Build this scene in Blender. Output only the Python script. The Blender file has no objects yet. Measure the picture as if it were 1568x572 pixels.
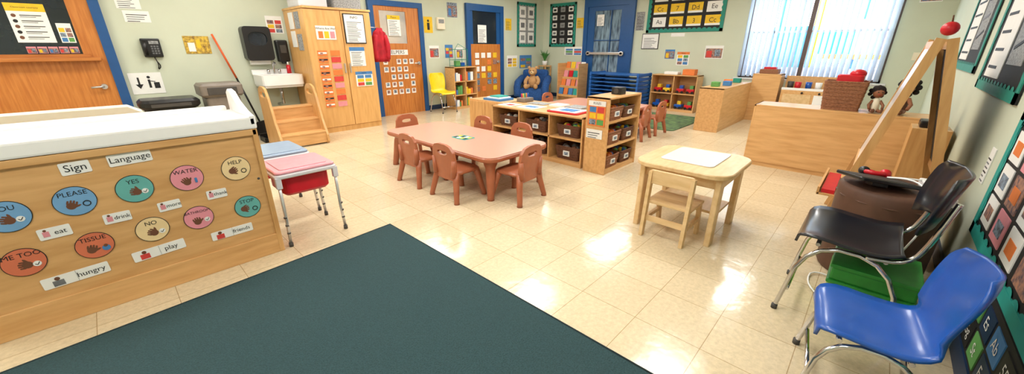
import bpy, bmesh, math, random
from mathutils import Vector, Matrix
random.seed(7)
sc=bpy.context.scene
try: sc.view_settings.view_transform='Standard'
except Exception: pass
pi=math.pi
# ---------------------------------------------------------------- materials
def lin(c):
    c=c/255.0
    return c/12.92 if c<=.04045 else ((c+.055)/1.055)**2.4
def col(rgb): return (lin(rgb[0]),lin(rgb[1]),lin(rgb[2]),1)
MC={}
def mat(name,rgb,rough=.5,metal=0,var=.06,scale=18,stretch=(1,1,1),bump=0,emit=0,coat=0,trans=0,rgb2=None):
    if name in MC: return MC[name]
    m=bpy.data.materials.new(name);m.use_nodes=True;nt=m.node_tree;N=nt.nodes;L=nt.links
    p=N['Principled BSDF'];p.inputs['Roughness'].default_value=rough;p.inputs['Metallic'].default_value=metal
    tc=N.new('ShaderNodeTexCoord');mp=N.new('ShaderNodeMapping');mp.inputs['Scale'].default_value=stretch
    L.new(tc.outputs['Object'],mp.inputs['Vector'])
    nz=N.new('ShaderNodeTexNoise');nz.inputs['Scale'].default_value=scale;nz.inputs['Detail'].default_value=4
    L.new(mp.outputs['Vector'],nz.inputs['Vector'])
    mx=N.new('ShaderNodeMix');mx.data_type='RGBA'
    c=col(rgb)
    if rgb2: c2=col(rgb2)
    else: c2=tuple(max(0,x*(1-var*2.2)) for x in c[:3])+(1,)
    mx.inputs['A'].default_value=c2;mx.inputs['B'].default_value=c
    cr=N.new('ShaderNodeMapRange');cr.inputs['From Min'].default_value=.3;cr.inputs['From Max'].default_value=.65
    L.new(nz.outputs['Fac'],cr.inputs['Value']);L.new(cr.outputs['Result'],mx.inputs['Factor'])
    L.new(mx.outputs['Result'],p.inputs['Base Color'])
    if bump:
        bp=N.new('ShaderNodeBump');bp.inputs['Strength'].default_value=bump;bp.inputs['Distance'].default_value=.01
        L.new(nz.outputs['Fac'],bp.inputs['Height']);L.new(bp.outputs['Normal'],p.inputs['Normal'])
    if emit:
        L.new(mx.outputs['Result'],p.inputs['Emission Color']);p.inputs['Emission Strength'].default_value=emit
    if coat: p.inputs['Coat Weight'].default_value=coat;p.inputs['Coat Roughness'].default_value=.15
    if trans:
        t=N.new('ShaderNodeBsdfTranslucent');L.new(mx.outputs['Result'],t.inputs['Color'])
        ms=N.new('ShaderNodeMixShader');ms.inputs['Fac'].default_value=trans
        L.new(p.outputs[0],ms.inputs[1]);L.new(t.outputs[0],ms.inputs[2]);L.new(ms.outputs[0],N['Material Output'].inputs['Surface'])
    MC[name]=m;return m
WOOD=mat('birch_wood',(222,174,116),.42,rgb2=(205,154,95),scale=3,stretch=(1.2,9,9),coat=.2)
WOODV=mat('birch_wood_upright',(218,170,110),.42,rgb2=(198,146,86),scale=3,stretch=(9,9,1.2),coat=.2)
PALE=mat('pale_wood',(226,194,146),.45,rgb2=(210,174,122),scale=3,stretch=(2,8,8),coat=.1)
OAK=mat('orange_oak',(204,130,58),.38,rgb2=(178,102,36),scale=4,stretch=(10,10,.8),coat=.3)
OAKH=mat('orange_oak_ledge',(192,120,54),.4,rgb2=(168,94,36),scale=4,stretch=(1,10,10))
WALL=mat('sage_wall_paint',(204,211,190),.75,var=.02,scale=3)
CEIL=mat('ceiling_tile',(235,235,228),.9,var=.04,scale=60)
WHITE=mat('white_laminate',(243,242,240),.3,var=.01)
CREAM=mat('cream_laminate',(240,230,205),.4,var=.02)
PAPER=mat('paper_white',(240,240,236),.7,var=.015)
LPAPER=mat('paper_grey_print',(170,172,172),.7,var=.3,scale=60)
INK=mat('ink_black',(30,30,32),.6,var=.1)
GRAYP=mat('print_grey',(120,122,125),.6,var=.2)
BLACK=mat('black_plastic',(22,22,24),.35,var=.1)
SATBL=mat('black_lacquer_seat',(20,24,34),.28,var=.1,coat=.3)
DGREY=mat('dark_grey_plastic',(70,66,62),.5)
GREYB=mat('grey_bin_plastic',(128,118,108),.5)
CHROME=mat('chrome',(205,205,208),.16,1,var=.02)
ALU=mat('aluminium_leg',(208,210,212),.3,.8,var=.03)
CLAY=mat('terracotta_plastic',(172,98,64),.42,var=.05,coat=.15)
CLAYT=mat('table_top_rose_laminate',(220,160,138),.3,var=.03,scale=120,coat=.2)
BLUE=mat('blue_shell_plastic',(14,84,176),.3,var=.04,coat=.3)
YEL=mat('yellow_shell_plastic',(240,212,20),.35,var=.04,coat=.2)
DOORB=mat('door_blue_paint',(26,82,142),.4,var=.04)
NAVY=mat('navy_trim_paint',(24,52,88),.45,var=.05)
TEAL=mat('teal_border',(32,140,122),.6,var=.06)
TEALB=mat('teal_border_bright',(38,160,150),.6,var=.06)
BOARD=mat('board_black_paper',(26,26,28),.7,var=.15)
RED=mat('red_plastic',(206,24,40),.35,var=.05)
REDC=mat('red_cloth',(190,26,44),.8,var=.2,scale=9,bump=.4)
PINK=mat('pink_lid',(238,166,178),.25,var=.03,coat=.4)
GLID=mat('blue_grey_lid',(158,178,202),.25,var=.03,coat=.4)
CLEAR=mat('clear_rim_plastic',(216,214,220),.15,var=.02,coat=.5)
YCARD=mat('yellow_card',(240,196,40),.7,var=.05)
OCARD=mat('orange_card',(232,128,60),.7,var=.05)
RCARD=mat('red_card',(214,66,60),.7,var=.06)
BCARD=mat('blue_card',(70,130,190),.7,var=.06)
GCARD=mat('green_card',(96,160,84),.7,var=.06)
PCARD=mat('pink_card',(232,150,160),.7,var=.06)
SKINP=mat('photo_print',(186,136,110),.6,rgb2=(60,62,84),scale=40)
PHOTOB=mat('photo_print_cool',(150,170,190),.6,rgb2=(52,44,48),scale=45)
BROWN=mat('brown_drum',(98,66,50),.6,var=.12,scale=12)
BASK=mat('wicker',(122,76,48),.7,rgb2=(70,40,24),scale=60,stretch=(1,1,3),bump=.8)
BASKL=mat('wicker_light',(164,110,76),.7,rgb2=(116,72,46),scale=60,stretch=(1,1,3),bump=.8)
GREEN=mat('green_plastic',(40,140,50),.45,var=.08)
LIME=mat('lime_fabric',(140,190,50),.7,var=.06)
LIMED=mat('lime_dots',(180,220,90),.7,var=.03)
BLUEM=mat('blue_cot_vinyl',(20,92,170),.45,var=.08)
BLUEP=mat('blue_plush',(34,84,150),.9,rgb2=(24,60,112),scale=40,bump=.5)
FUR=mat('bear_fur',(206,162,112),.95,rgb2=(164,122,78),scale=80,bump=.7)
HAIR=mat('doll_hair',(40,28,24),.9,var=.3,scale=70,bump=.7)
DSK=mat('doll_skin',(150,96,66),.6)
LEAF=mat('leaf',(70,140,60),.6,var=.2)
WBRD=mat('whiteboard',(236,238,240),.2,var=.01,coat=.4)
GLASSD=mat('dark_glass',(36,44,52),.1,var=.2,scale=4,coat=.5)
SCREEN=mat('tablet_screen',(14,16,20),.45,var=.1)
GLASSL=mat('bright_office_glass',(206,198,184),.15,rgb2=(150,148,146),scale=2,coat=.5)
CABB=mat('cabinet_maple',(224,176,110),.4,rgb2=(208,156,90),scale=3,stretch=(8,8,1),coat=.2)
C_BL=mat('disc_blue',(118,168,212),.6,var=.03);C_TE=mat('disc_teal',(104,178,172),.6,var=.03);C_PK=mat('disc_pink',(234,150,162),.6,var=.03)
C_CR=mat('disc_cream',(240,212,160),.6,var=.03);C_OR=mat('disc_orange',(218,118,84),.6,var=.03);C_BR=mat('disc_brown',(112,70,48),.6,var=.05)

def floor_mat():
    m=bpy.data.materials.new('vinyl_tile_floor');m.use_nodes=True;nt=m.node_tree;N=nt.nodes;L=nt.links;p=N['Principled BSDF']
    g=N.new('ShaderNodeNewGeometry')
    br=N.new('ShaderNodeTexBrick');br.offset=0;br.squash=1
    br.inputs['Scale'].default_value=1;br.inputs['Brick Width'].default_value=.33;br.inputs['Row Height'].default_value=.33
    br.inputs['Mortar Size'].default_value=.002;br.inputs['Mortar Smooth'].default_value=.3
    br.inputs['Color1'].default_value=col((222,204,171));br.inputs['Color2'].default_value=col((214,195,161));br.inputs['Mortar'].default_value=col((172,146,108))
    L.new(g.outputs['Position'],br.inputs['Vector'])
    nz=N.new('ShaderNodeTexNoise');nz.inputs['Scale'].default_value=38;nz.inputs['Detail'].default_value=6;nz.inputs['Roughness'].default_value=.7
    L.new(g.outputs['Position'],nz.inputs['Vector'])
    mr=N.new('ShaderNodeMapRange');mr.inputs['From Min'].default_value=.35;mr.inputs['From Max'].default_value=.65;mr.inputs['To Min'].default_value=.86;mr.inputs['To Max'].default_value=1.05
    L.new(nz.outputs['Fac'],mr.inputs['Value'])
    vm=N.new('ShaderNodeVectorMath');vm.operation='SCALE';L.new(br.outputs['Color'],vm.inputs[0]);L.new(mr.outputs['Result'],vm.inputs['Scale'])
    L.new(vm.outputs['Vector'],p.inputs['Base Color'])
    p.inputs['Roughness'].default_value=.15
    n2=N.new('ShaderNodeTexNoise');n2.inputs['Scale'].default_value=7;n2.inputs['Detail'].default_value=3;L.new(g.outputs['Position'],n2.inputs['Vector'])
    bp=N.new('ShaderNodeBump');bp.inputs['Strength'].default_value=.13;bp.inputs['Distance'].default_value=.02
    L.new(n2.outputs['Fac'],bp.inputs['Height']);L.new(bp.outputs['Normal'],p.inputs['Normal'])
    return m
FLOOR=floor_mat()
CARP=mat('dark_green_carpet',(46,76,80),.95,rgb2=(32,58,62),scale=160,bump=.8)
RUG=mat('green_pattern_rug',(104,132,80),.95,rgb2=(60,76,60),scale=9,bump=.3)

# ---------------------------------------------------------------- mesh builder
class B:
    def __init__(s,name): s.n=name;s.V=[];s.F=[];s.I=[];s.S=[];s.ms=[];s.T=Matrix()
    def mi(s,m):
        if m not in s.ms: s.ms.append(m)
        return s.ms.index(m)
    def add(s,vs,fs,m,smooth=False):
        o=len(s.V);k=s.mi(m)
        s.V+= [tuple(s.T@Vector(v)) for v in vs]
        for f in fs: s.F.append(tuple(o+i for i in f));s.I.append(k);s.S.append(smooth)
    def box(s,a,b,m,bev=0):
        x0,y0,z0=[min(a[i],b[i]) for i in range(3)];x1,y1,z1=[max(a[i],b[i]) for i in range(3)]
        if bev<=0:
            s.add([(x0,y0,z0),(x1,y0,z0),(x1,y1,z0),(x0,y1,z0),(x0,y0,z1),(x1,y0,z1),(x1,y1,z1),(x0,y1,z1)],
              [(0,3,2,1),(4,5,6,7),(0,1,5,4),(1,2,6,5),(2,3,7,6),(3,0,4,7)],m);return
        t=bmesh.new();bmesh.ops.create_cube(t,size=1)
        for v in t.verts: v.co=Vector(((x0+x1)/2+v.co.x*(x1-x0),(y0+y1)/2+v.co.y*(y1-y0),(z0+z1)/2+v.co.z*(z1-z0)))
        bev=min(bev,.45*min(x1-x0,y1-y0,z1-z0))
        bmesh.ops.bevel(t,geom=t.edges[:],offset=bev,segments=2,affect='EDGES',profile=.6)
        t.verts.index_update();s.add([v.co[:] for v in t.verts],[[v.index for v in f.verts] for f in t.faces],m);t.free()
    def beam(s,p0,p1,w,h,m,side=(1,0,0)):
        p0=Vector(p0);p1=Vector(p1);z=(p1-p0).normalized();x=Vector(side);x=(x-z*x.dot(z)).normalized();y=z.cross(x)
        vs=[]
        for p in (p0,p1):
            for a,b in((-1,-1),(1,-1),(1,1),(-1,1)): vs.append(p+x*a*w/2+y*b*h/2)
        s.add(vs,[(0,3,2,1),(4,5,6,7),(0,1,5,4),(1,2,6,5),(2,3,7,6),(3,0,4,7)],m)
    def sweep(s,pts,r,m,seg=10,closed=False,smooth=0):
        P=[Vector(p) for p in pts]
        R=r if isinstance(r,(list,tuple)) else [r]*len(P)
        for _ in range(smooth):
            Q=[P[0]];RR=[R[0]]
            for i in range(len(P)-1):
                Q+=[P[i]*.75+P[i+1]*.25,P[i]*.25+P[i+1]*.75];RR+=[R[i]*.75+R[i+1]*.25,R[i]*.25+R[i+1]*.75]
            Q.append(P[-1]);RR.append(R[-1]);P=Q;R=RR
        n=len(P);vs=[];up=None
        for i in range(n):
            if closed: t=(P[(i+1)%n]-P[i-1])
            else: t=P[min(i+1,n-1)]-P[max(i-1,0)]
            t.normalize()
            if up is None: up=Vector((0,0,1)) if abs(t.z)<.9 else Vector((1,0,0))
            x=up-t*up.dot(t)
            if x.length<1e-4: x=Vector((0,1,0))-t*t.y
            x.normalize();y=t.cross(x);up=x
            for k in range(seg):
                a=2*pi*k/seg;vs.append(P[i]+(x*math.cos(a)+y*math.sin(a))*R[i])
        fs=[]
        for i in range(n if closed else n-1):
            j=(i+1)%n
            for k in range(seg): fs.append((i*seg+k,i*seg+(k+1)%seg,j*seg+(k+1)%seg,j*seg+k))
        if not closed:
            s.add(vs,fs,m,True);o=len(s.V)
            k=s.mi(m)
            s.F.append(tuple(o-n*seg+q for q in reversed(range(seg))));s.I.append(k);s.S.append(False)
            s.F.append(tuple(o-seg+q for q in range(seg)));s.I.append(k);s.S.append(False)
        else: s.add(vs,fs,m,True)
    def cyl(s,p0,p1,r0,r1,m,seg=18): s.sweep([p0,p1],[r0,r1],m,seg)
    def sph(s,c,r,m,seg=14):
        if not isinstance(r,(tuple,list)): r=(r,r,r)
        vs=[(c[0],c[1],c[2]-r[2])];h=seg//2+1
        for i in range(1,h):
            t=pi*i/h-pi/2
            for k in range(seg):
                a=2*pi*k/seg;vs.append((c[0]+r[0]*math.cos(t)*math.cos(a),c[1]+r[1]*math.cos(t)*math.sin(a),c[2]+r[2]*math.sin(t)))
        vs.append((c[0],c[1],c[2]+r[2]));fs=[];n=len(vs)-1
        for k in range(seg):
            fs.append((0,1+(k+1)%seg,1+k));fs.append((n,n-seg+k,n-seg+(k+1)%seg))
            for i in range(h-2):
                a=1+i*seg;fs.append((a+k,a+(k+1)%seg,a+seg+(k+1)%seg,a+seg+k))
        s.add(vs,fs,m,True)
    def prism(s,poly,z0,z1,m,bev=0,mtop=None):
        n=len(poly);cx=sum(p[0] for p in poly)/n;cy=sum(p[1] for p in poly)/n
        def ins(d):
            if d==0: return poly
            out=[]
            for i in range(n):
                a=Vector(poly[i-1]);b=Vector(poly[(i+1)%n]);t=(b-a);t.normalize();nn=Vector((-t.y,t.x))
                q=Vector(poly[i]);
                if nn.dot(Vector((cx,cy))-q)<0: nn=-nn
                out.append(tuple(q+nn*d))
            return out
        rings=[(bev,z0),(0,z0+bev),(0,z1-bev),(bev,z1)] if bev else [(0,z0),(0,z1)]
        vs=[];
        for d,z in rings:
            vs+=[(p[0],p[1],z) for p in ins(d)]
        fs=[]
        for i in range(len(rings)-1):
            for k in range(n): fs.append((i*n+k,i*n+(k+1)%n,(i+1)*n+(k+1)%n,(i+1)*n+k))
        s.add(vs,fs+[tuple(reversed(range(n)))],m)
        s.add([vs[(len(rings)-1)*n+k] for k in range(n)],[tuple(range(n))],mtop or m)
    def ring(s,outer,inner,w0,w1,m,f=None):
        n=len(outer);f=f or (lambda u,v,w:(u,v,w));vs=[]
        for w in (w0,w1):
            for P in (outer,inner): vs+=[f(p[0],p[1],w) for p in P]
        fs=[]
        for k in range(n):
            j=(k+1)%n
            fs+=[(k,n+k,n+j,j),(2*n+k,2*n+j,3*n+j,3*n+k),(k,j,2*n+j,2*n+k),(n+k,3*n+k,3*n+j,n+j)]
        s.add(vs,fs,m)
    def holed(s,poly,c,rx,ry,w0,w1,m,f=None,N=64,power=2.6):
        out=[];inn=[]
        for k in range(N):
            a=2*pi*k/N;d=Vector((math.cos(a),math.sin(a)));best=None
            for i in range(len(poly)):
                p=Vector(poly[i-1])-Vector(c);q=Vector(poly[i])-Vector(c);e=q-p
                den=d.x*e.y-d.y*e.x
                if abs(den)<1e-9: continue
                t=(p.x*e.y-p.y*e.x)/den;u=(p.x*d.y-p.y*d.x)/den
                if t>0 and -1e-6<=u<=1+1e-6 and (best is None or t<best): best=t
            out.append((c[0]+d.x*best,c[1]+d.y*best))
            ca,sa=math.cos(a),math.sin(a);rr_=(abs(ca/rx)**power+abs(sa/ry)**power)**(-1/power);inn.append((c[0]+rr_*ca,c[1]+rr_*sa))
        s.ring(out,inn,w0,w1,m,f)
    def surf(s,G,th,m):
        R=len(G);C=len(G[0]);G=[[Vector(p) for p in r] for r in G];top=[];bot=[]
        for i in range(R):
            for j in range(C):
                a=G[min(i+1,R-1)][j]-G[max(i-1,0)][j];b=G[i][min(j+1,C-1)]-G[i][max(j-1,0)]
                n=a.cross(b);n.normalize();top.append(G[i][j]+n*th/2);bot.append(G[i][j]-n*th/2)
        n=R*C;fs=[]
        for i in range(R-1):
            for j in range(C-1):
                a=i*C+j;fs.append((a,a+C,a+C+1,a+1));fs.append((n+a,n+a+1,n+a+C+1,n+a+C))
        rim=[j for j in range(C)]+[i*C+C-1 for i in range(1,R)]+[(R-1)*C+j for j in range(C-2,-1,-1)]+[i*C for i in range(R-2,0,-1)]
        for k in range(len(rim)):
            a,b=rim[k],rim[(k+1)%len(rim)];fs.append((a,b,n+b,n+a))
        s.add(top+bot,fs,m,True)
    def text(s,body,size,c,m,w=0.0,sx=1):
        cu=bpy.data.curves.new('t','FONT');cu.body=body;cu.size=size;cu.align_x='CENTER';cu.align_y='CENTER';cu.resolution_u=3
        o=bpy.data.objects.new('t',cu);sc.collection.objects.link(o);dg=bpy.context.evaluated_depsgraph_get();dg.update()
        me=bpy.data.meshes.new_from_object(o.evaluated_get(dg))
        s.add([(c[0]+v.co.x*sx,c[1]+v.co.y,w) for v in me.vertices],[tuple(p.vertices) for p in me.polygons],m)
        bpy.data.objects.remove(o);bpy.data.curves.remove(cu);bpy.data.meshes.remove(me)
    def done(s,loc=(0,0,0),rz=0):
        me=bpy.data.meshes.new(s.n);me.from_pydata(s.V,[],s.F)
        for m in s.ms: me.materials.append(m)
        me.polygons.foreach_set('material_index',s.I);me.polygons.foreach_set('use_smooth',s.S);me.update()
        bm=bmesh.new();bm.from_mesh(me);bmesh.ops.recalc_face_normals(bm,faces=bm.faces[:]);bm.to_mesh(me);bm.free()
        o=bpy.data.objects.new(s.n,me);sc.collection.objects.link(o);o.location=loc;o.rotation_euler=(0,0,rz);return o
def dup(o,loc,rz=0):
    q=bpy.data.objects.new(o.name.split('.')[0],o.data);sc.collection.objects.link(q);q.location=loc;q.rotation_euler=(0,0,rz);return q
def rr(x0,y0,x1,y1,r,n=6):
    P=[]
    for cx,cy,a0 in((x1-r,y1-r,0),(x0+r,y1-r,90),(x0+r,y0+r,180),(x1-r,y0+r,270)):
        for k in range(n+1):
            a=math.radians(a0+90*k/n);P.append((cx+r*math.cos(a),cy+r*math.sin(a)))
    return P
def circ(cx,cy,r,n=28,ry=None): return [(cx+r*math.cos(2*pi*k/n),cy+(ry or r)*math.sin(2*pi*k/n)) for k in range(n)]

# ---------------------------------------------------------------- room shell
LY=7.4;BX=9.1;RY=-.55;X0=-3;HT=2.75
def simple(name,parts):
    b=B(name)
    for a,c,m in parts: b.box(a,c,m)
    return b.done()
simple('floor',[((X0,RY,-.1),(BX,LY,0),FLOOR)])
simple('ceiling',[((X0,RY,HT),(BX,LY,HT+.1),CEIL)])
simple('wall_left',[((X0,LY,0),(BX,LY+.12,HT),WALL)])
simple('wall_right',[((X0,RY-.12,0),(BX,RY,HT),WALL)])
simple('wall_rear',[((X0-.12,RY,0),(X0,LY,HT),WALL)])
WY0,WY1,WZ0,WZ1=.03,2.2,.77,2.45
simple('wall_back',[((BX,WY1,0),(BX+.15,LY,HT),WALL),((BX,RY,0),(BX+.15,WY0,HT),WALL),((BX,WY0,0),(BX+.15,WY1,WZ0),WALL),((BX,WY0,WZ1),(BX+.15,WY1,HT),WALL)])
simple('baseboard_left',[((X0,LY-.015,0),(-1.0,LY,.1),NAVY),((.25,LY-.015,0),(3.78,LY,.1),NAVY),((5.02,LY-.015,0),(6.18,LY,.1),NAVY),((7.45,LY-.015,0),(BX-.02,LY,.1),NAVY)])
simple('baseboard_back',[((BX-.015,6.02,0),(BX,LY-.02,.1),NAVY),((BX-.015,RY,0),(BX,4.55,.1),NAVY)])
simple('baseboard_right',[((X0,RY,0),(BX-.02,RY+.015,.1),NAVY)])
def wallM(w,a,z):
    if w=='L': return Matrix(((1,0,0,a),(0,0,-1,LY),(0,1,0,z),(0,0,0,1)))
    if w=='B': return Matrix(((0,0,-1,BX),(-1,0,0,a),(0,1,0,z),(0,0,0,1)))
    if w=='R': return Matrix(((-1,0,0,a),(0,0,1,RY),(0,1,0,z),(0,0,0,1)))
def planeM(kind,a,off,z):
    if kind=='-Y': return Matrix(((1,0,0,a),(0,0,-1,off),(0,1,0,z),(0,0,0,1)))
    if kind=='-X': return Matrix(((0,0,-1,off),(-1,0,0,a),(0,1,0,z),(0,0,0,1)))
def sheet(name,M,w,h,base=PAPER,style='text',head=None,title=None,frame=None):
    b=B(name);b.T=M
    if frame: b.box((-.015,-.015,0.001),(w+.015,h+.015,.012),frame);o=.013
    else: o=.002
    b.box((0,0,o-.001),(w,h,o+.003),base);t=o+.0045
    if head: b.box((0,h*.8,t-.002),(w,h,t),head)
    if title: b.text(title,min(h*.13,w*1.5/len(title)),(w/2,h*.9),INK,t+.001)
    if style=='text':
        n=max(3,int(h/.03));
        for i in range(n):
            y=h*.75*(1-(i+.5)/n)+.02*h;b.box((w*.1,y-h*.25/n,t-.002),(w*random.uniform(.55,.92),y,t-.0005),GRAYP if i%3 else INK)
    if style=='photos':
        for i in range(2):
            for j in range(3):
                b.box((w*(.08+.46*i),h*(.05+.25*j),t-.002),(w*(.46+.46*i),h*(.26+.25*j),t),random.choice([SKINP,PHOTOB,BCARD,YCARD,RCARD,GCARD]))
    if style=='photo':
        b.box((w*.05,h*.06,t-.002),(w*.95,h*.78,t),SKINP)
        b.box((w*.1,h*.1,t-.001),(w*.4,h*.6,t+.001),random.choice([YCARD,BCARD,RCARD]));b.box((w*.55,h*.2,t-.001),(w*.85,h*.7,t+.001),PHOTOB)
    if style=='faces':
        n=5
        for i in range(n):
            y=h*.74-h*.7*i/n
            b.prism(circ(w*.15,y-h*.05,h*.045,14),t-.002,t,INK if i%2 else C_BR);b.box((w*.3,y-h*.05,t-.002),(w*.85,y-h*.03,t),INK);b.box((w*.3,y-h*.09,t-.002),(w*.7,y-h*.075,t),GRAYP)
    return b.done()
# left observation door -----------------------------------------------------
b=B('door_1')
b.box((-1.0,LY-.05,0),(.13,LY-.005,1.25),OAK);b.box((-1.0,LY-.05,1.25),(-.92,LY-.005,2.1),OAK);b.box((-.06,LY-.05,1.25),(.13,LY-.005,2.1),OAK);b.box((-.92,LY-.05,2.0),(-.06,LY-.005,2.1),OAK)
b.box((-.92,LY-.03,1.25),(-.06,LY-.01,2.0),GLASSD)
b.box((-1.0,LY-.17,1.19),(.08,LY-.05,1.23),OAKH,.005);b.box((-.98,LY-.08,1.23),(.0,LY-.05,1.27),OAKH)
b.box((.13,LY-.07,0),(.23,LY-.002,2.2),DOORB);b.box((-1.1,LY-.07,2.1),(.13,LY-.002,2.2),DOORB);b.box((-1.1,LY-.07,0),(-1.0,LY-.002,2.1),DOORB)
b.cyl((.02,LY-.05,.87),(.02,LY-.1,.87),.035,.03,ALU);b.sweep([(.02,LY-.1,.87),(-.03,LY-.11,.87),(-.1,LY-.105,.865)],.012,ALU,8)
b.done()
sheet('courtesy_poster',planeM('-Y',-.54,LY-.035,1.4),.3,.42,PAPER,'faces',YCARD,'Classroom courtesy')
sheet('photo_sheet',planeM('-Y',-.2,LY-.035,1.4),.12,.22,PAPER,'photos')
for i in range(5): sheet('small_photo_card',planeM('-Y',-.5+.085*i,LY-.035,1.28),.075,.075,PCARD,'photo')
sheet('notice_paper',wallM('L',.38,1.82),.24,.25);sheet('notice_paper',wallM('L',.42,1.66),.26,.14)
b=B('desk_phone_on_wall');b.T=wallM('L',.5,1.22)
b.box((0,0,.003),(.2,.24,.05),BLACK,.015);b.sweep([(.03,.03,.09),(.025,.12,.1),(.03,.21,.09)],[.03,.02,.03],BLACK,10)
for i in range(4):
    for j in range(3): b.box((.09+.03*j,.04+.03*i,.05),(.11+.03*j,.06+.03*i,.056),GRAYP)
b.box((.08,.17,.05),(.18,.21,.055),LPAPER)
b.sweep([(.1,0,.03),(.12,-.1,.04),(.1,-.17,.03),(.14,-.12,.03),(.11,-.05,.04)],.007,BLACK,6,smooth=1);b.done()
b=B('leaf_picture');b.T=wallM('L',.96,1.26);b.box((0,0,.002),(.3,.24,.008),mat('autumn_print',(226,190,70),.6,rgb2=(120,84,34),scale=30))
b.box((0.04,.03,.008),(.12,.15,.01),PAPER);b.box((.14,.08,.008),(.19,.19,.01),YCARD);b.done()
b=B('trash_sign');b.T=wallM('L',.27,.74);b.box((0,0,.002),(.34,.28,.006),PAPER)
b.box((.08,.12,.006),(.1,.22,.008),INK);b.add([(.05,.13,.008),(.13,.13,.008),(.09,.07,.008)],[(0,1,2)],INK)
b.box((.24,.07,.006),(.3,.15,.008),INK);b.add([(p[0],p[1],.008) for p in circ(.2,.22,.018,14)],[tuple(range(14))],INK);b.box((.185,.08,.006),(.21,.19,.008),INK);b.beam((.2,.17,.008),(.26,.16,.008),.01,.002,INK,(0,1,0));b.done()
b=B('paper_towel_dispenser');b.T=wallM('L',1.66,1.15)
b.holed(rr(0,0,.38,.5,.05),(.19,.32),.13,.1,.003,.2,BLACK);b.box((.03,.04,.01),(.35,.46,.17),GLASSD,.02);b.box((.05,-.06,.03),(.33,.02,.1),PAPER);b.done()
b=B('soap_dispenser');b.T=wallM('L',2.11,1.12);b.box((0,0,.003),(.18,.34,.12),BLACK,.03);b.box((.05,.14,.12),(.14,.26,.125),DGREY,.01);b.box((.05,-.03,.05),(.14,.02,.11),BLACK,.01);b.done()
sheet('handwashing_poster',wallM('L',2.06,1.56),.24,.26,PAPER,'photos')
b=B('handwash_sink');SZ=.09
b.T=Matrix.Translation((0,0,SZ))
b.box((1.72,6.83,.66),(2.27,7.38,.72),WHITE,.02)
b.holed(rr(1.7,6.8,2.29,7.38,.07),(2.0,7.06),.22,.17,.7,.85,WHITE);b.box((1.76,6.88,.7),(2.24,7.24,.73),WHITE)
b.box((1.7,7.33,.84),(2.29,7.385,.92),WHITE,.015)
b.sweep([(2.0,7.27,.85),(2.0,7.27,1.0),(2.0,7.2,1.04),(2.0,7.12,1.0)],.014,CHROME,10,smooth=2);b.cyl((1.92,7.27,.85),(1.92,7.27,.92),.02,.022,CHROME);b.cyl((2.08,7.27,.85),(2.08,7.27,.92),.02,.022,CHROME)
b.sweep([(2.0,7.1,.68),(2.0,7.1,.4),(2.0,7.35,.36)],.025,CHROME,10);b.done()
b=B('soap_bottle');b.cyl((2.22,7.25,.941),(2.22,7.25,1.07),.035,.03,RED);b.cyl((2.22,7.25,1.07),(2.22,7.25,1.12),.012,.012,PAPER);b.done()
b=B('toddler_step_stool')
side=[(0,0),(0,.2),(.1,.32),(.2,.68),(.27,.81),(.36,.84),(.48,.84),(.56,.8),(.6,.7),(.6,0)]
for x in (0,.62):
    b.holed(side,(.4,.73),.12,.04,x,x+.03,WOODV,lambda u,v,w:(w,u,v),N=96)
for i,(y,z) in enumerate(((.0,.17),(.18,.34),(.36,.51))):
    b.box((.03,y+.02,z),(.62,y+.22,z+.025),WOOD,.005);b.box((.03,y+.03,z-.15),(.62,y+.045,z),WOOD)
b.done((1.5,5.8,0))
b=B('broom');b.sweep([(1.3,7.33,1.53),(1.47,7.3,.9)],.014,mat('orange_handle',(226,96,40),.5),8);b.sweep([(1.47,7.3,.9),(1.62,7.2,.22)],.014,BLACK,8)
b.beam((1.62,7.2,.22),(1.65,7.18,.02),.26,.06,BLACK,(1,.1,0));b.done()
b=B('dustpan');b.box((1.48,6.5,0.001),(1.78,6.75,.02),BLACK,.005);b.box((1.48,6.74,0.001),(1.78,6.77,.1),BLACK);b.box((1.48,6.5,0.001),(1.5,6.75,.07),BLACK);b.box((1.76,6.5,0.001),(1.78,6.75,.07),BLACK);b.sweep([(1.63,6.76,.08),(1.61,6.78,.5)],.012,BLACK,8);b.done()
b=B('black_trash_can');b.T=Matrix.Translation((.56,6.82,0))
b.prism(rr(-.26,-.2,.26,.2,.08),0.001,.6,DGREY,.02);b.prism(rr(-.31,-.24,.31,.24,.1),.6,.72,BLACK,.035);b.box((-.2,-.245,.63),(.2,-.235,.67),DGREY);b.done()
b=B('grey_waste_bin');b.T=Matrix.Translation((1.14,6.85,0))
b.prism(rr(-.2,-.2,.2,.2,.05),0.001,.7,GREYB,.02);b.prism(rr(-.25,-.22,.25,.22,.05),.7,.88,GREYB,.03);b.box((-.17,-.232,.73),(.17,-.215,.83),DGREY,.01);b.done()
b=B('storage_cabinet');cx0,cx1,cy=2.33,3.38,6.5
b.box((cx0,cy+.02,.0),(cx1,7.36,.08),CABB);b.box((cx0,cy+.02,.08),(cx1,7.36,1.9),CABB,.004)
for x0,x1 in((cx0,2.88),(2.886,cx1)): b.box((x0+.003,cy,.09),(x1-.003,cy+.02,1.885),CABB,.004)
b.box((2.83,cy-.03,.95),(2.845,cy,1.1),ALU);b.box((2.92,cy-.03,.95),(2.935,cy,1.1),ALU)
b.box((cx0-.01,cy-.01,1.9),(cx1+.01,7.36,1.93),CABB)
b.done()
def csheet(n,x,z,w,h,**k): return sheet(n,planeM('-Y',x,cy-.001,z),w,h,**k)
b=B('attendance_chart');b.T=planeM('-Y',2.47,cy,1.46);b.box((0,0,.002),(.3,.2,.006),PAPER);b.text('Where Are We?',.045,(.15,.16),INK,.008)
for i in range(3): b.box((.03+.09*i,.02,.006),(.1+.09*i,.12,.008),[OCARD,YCARD,PCARD][i])
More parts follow.
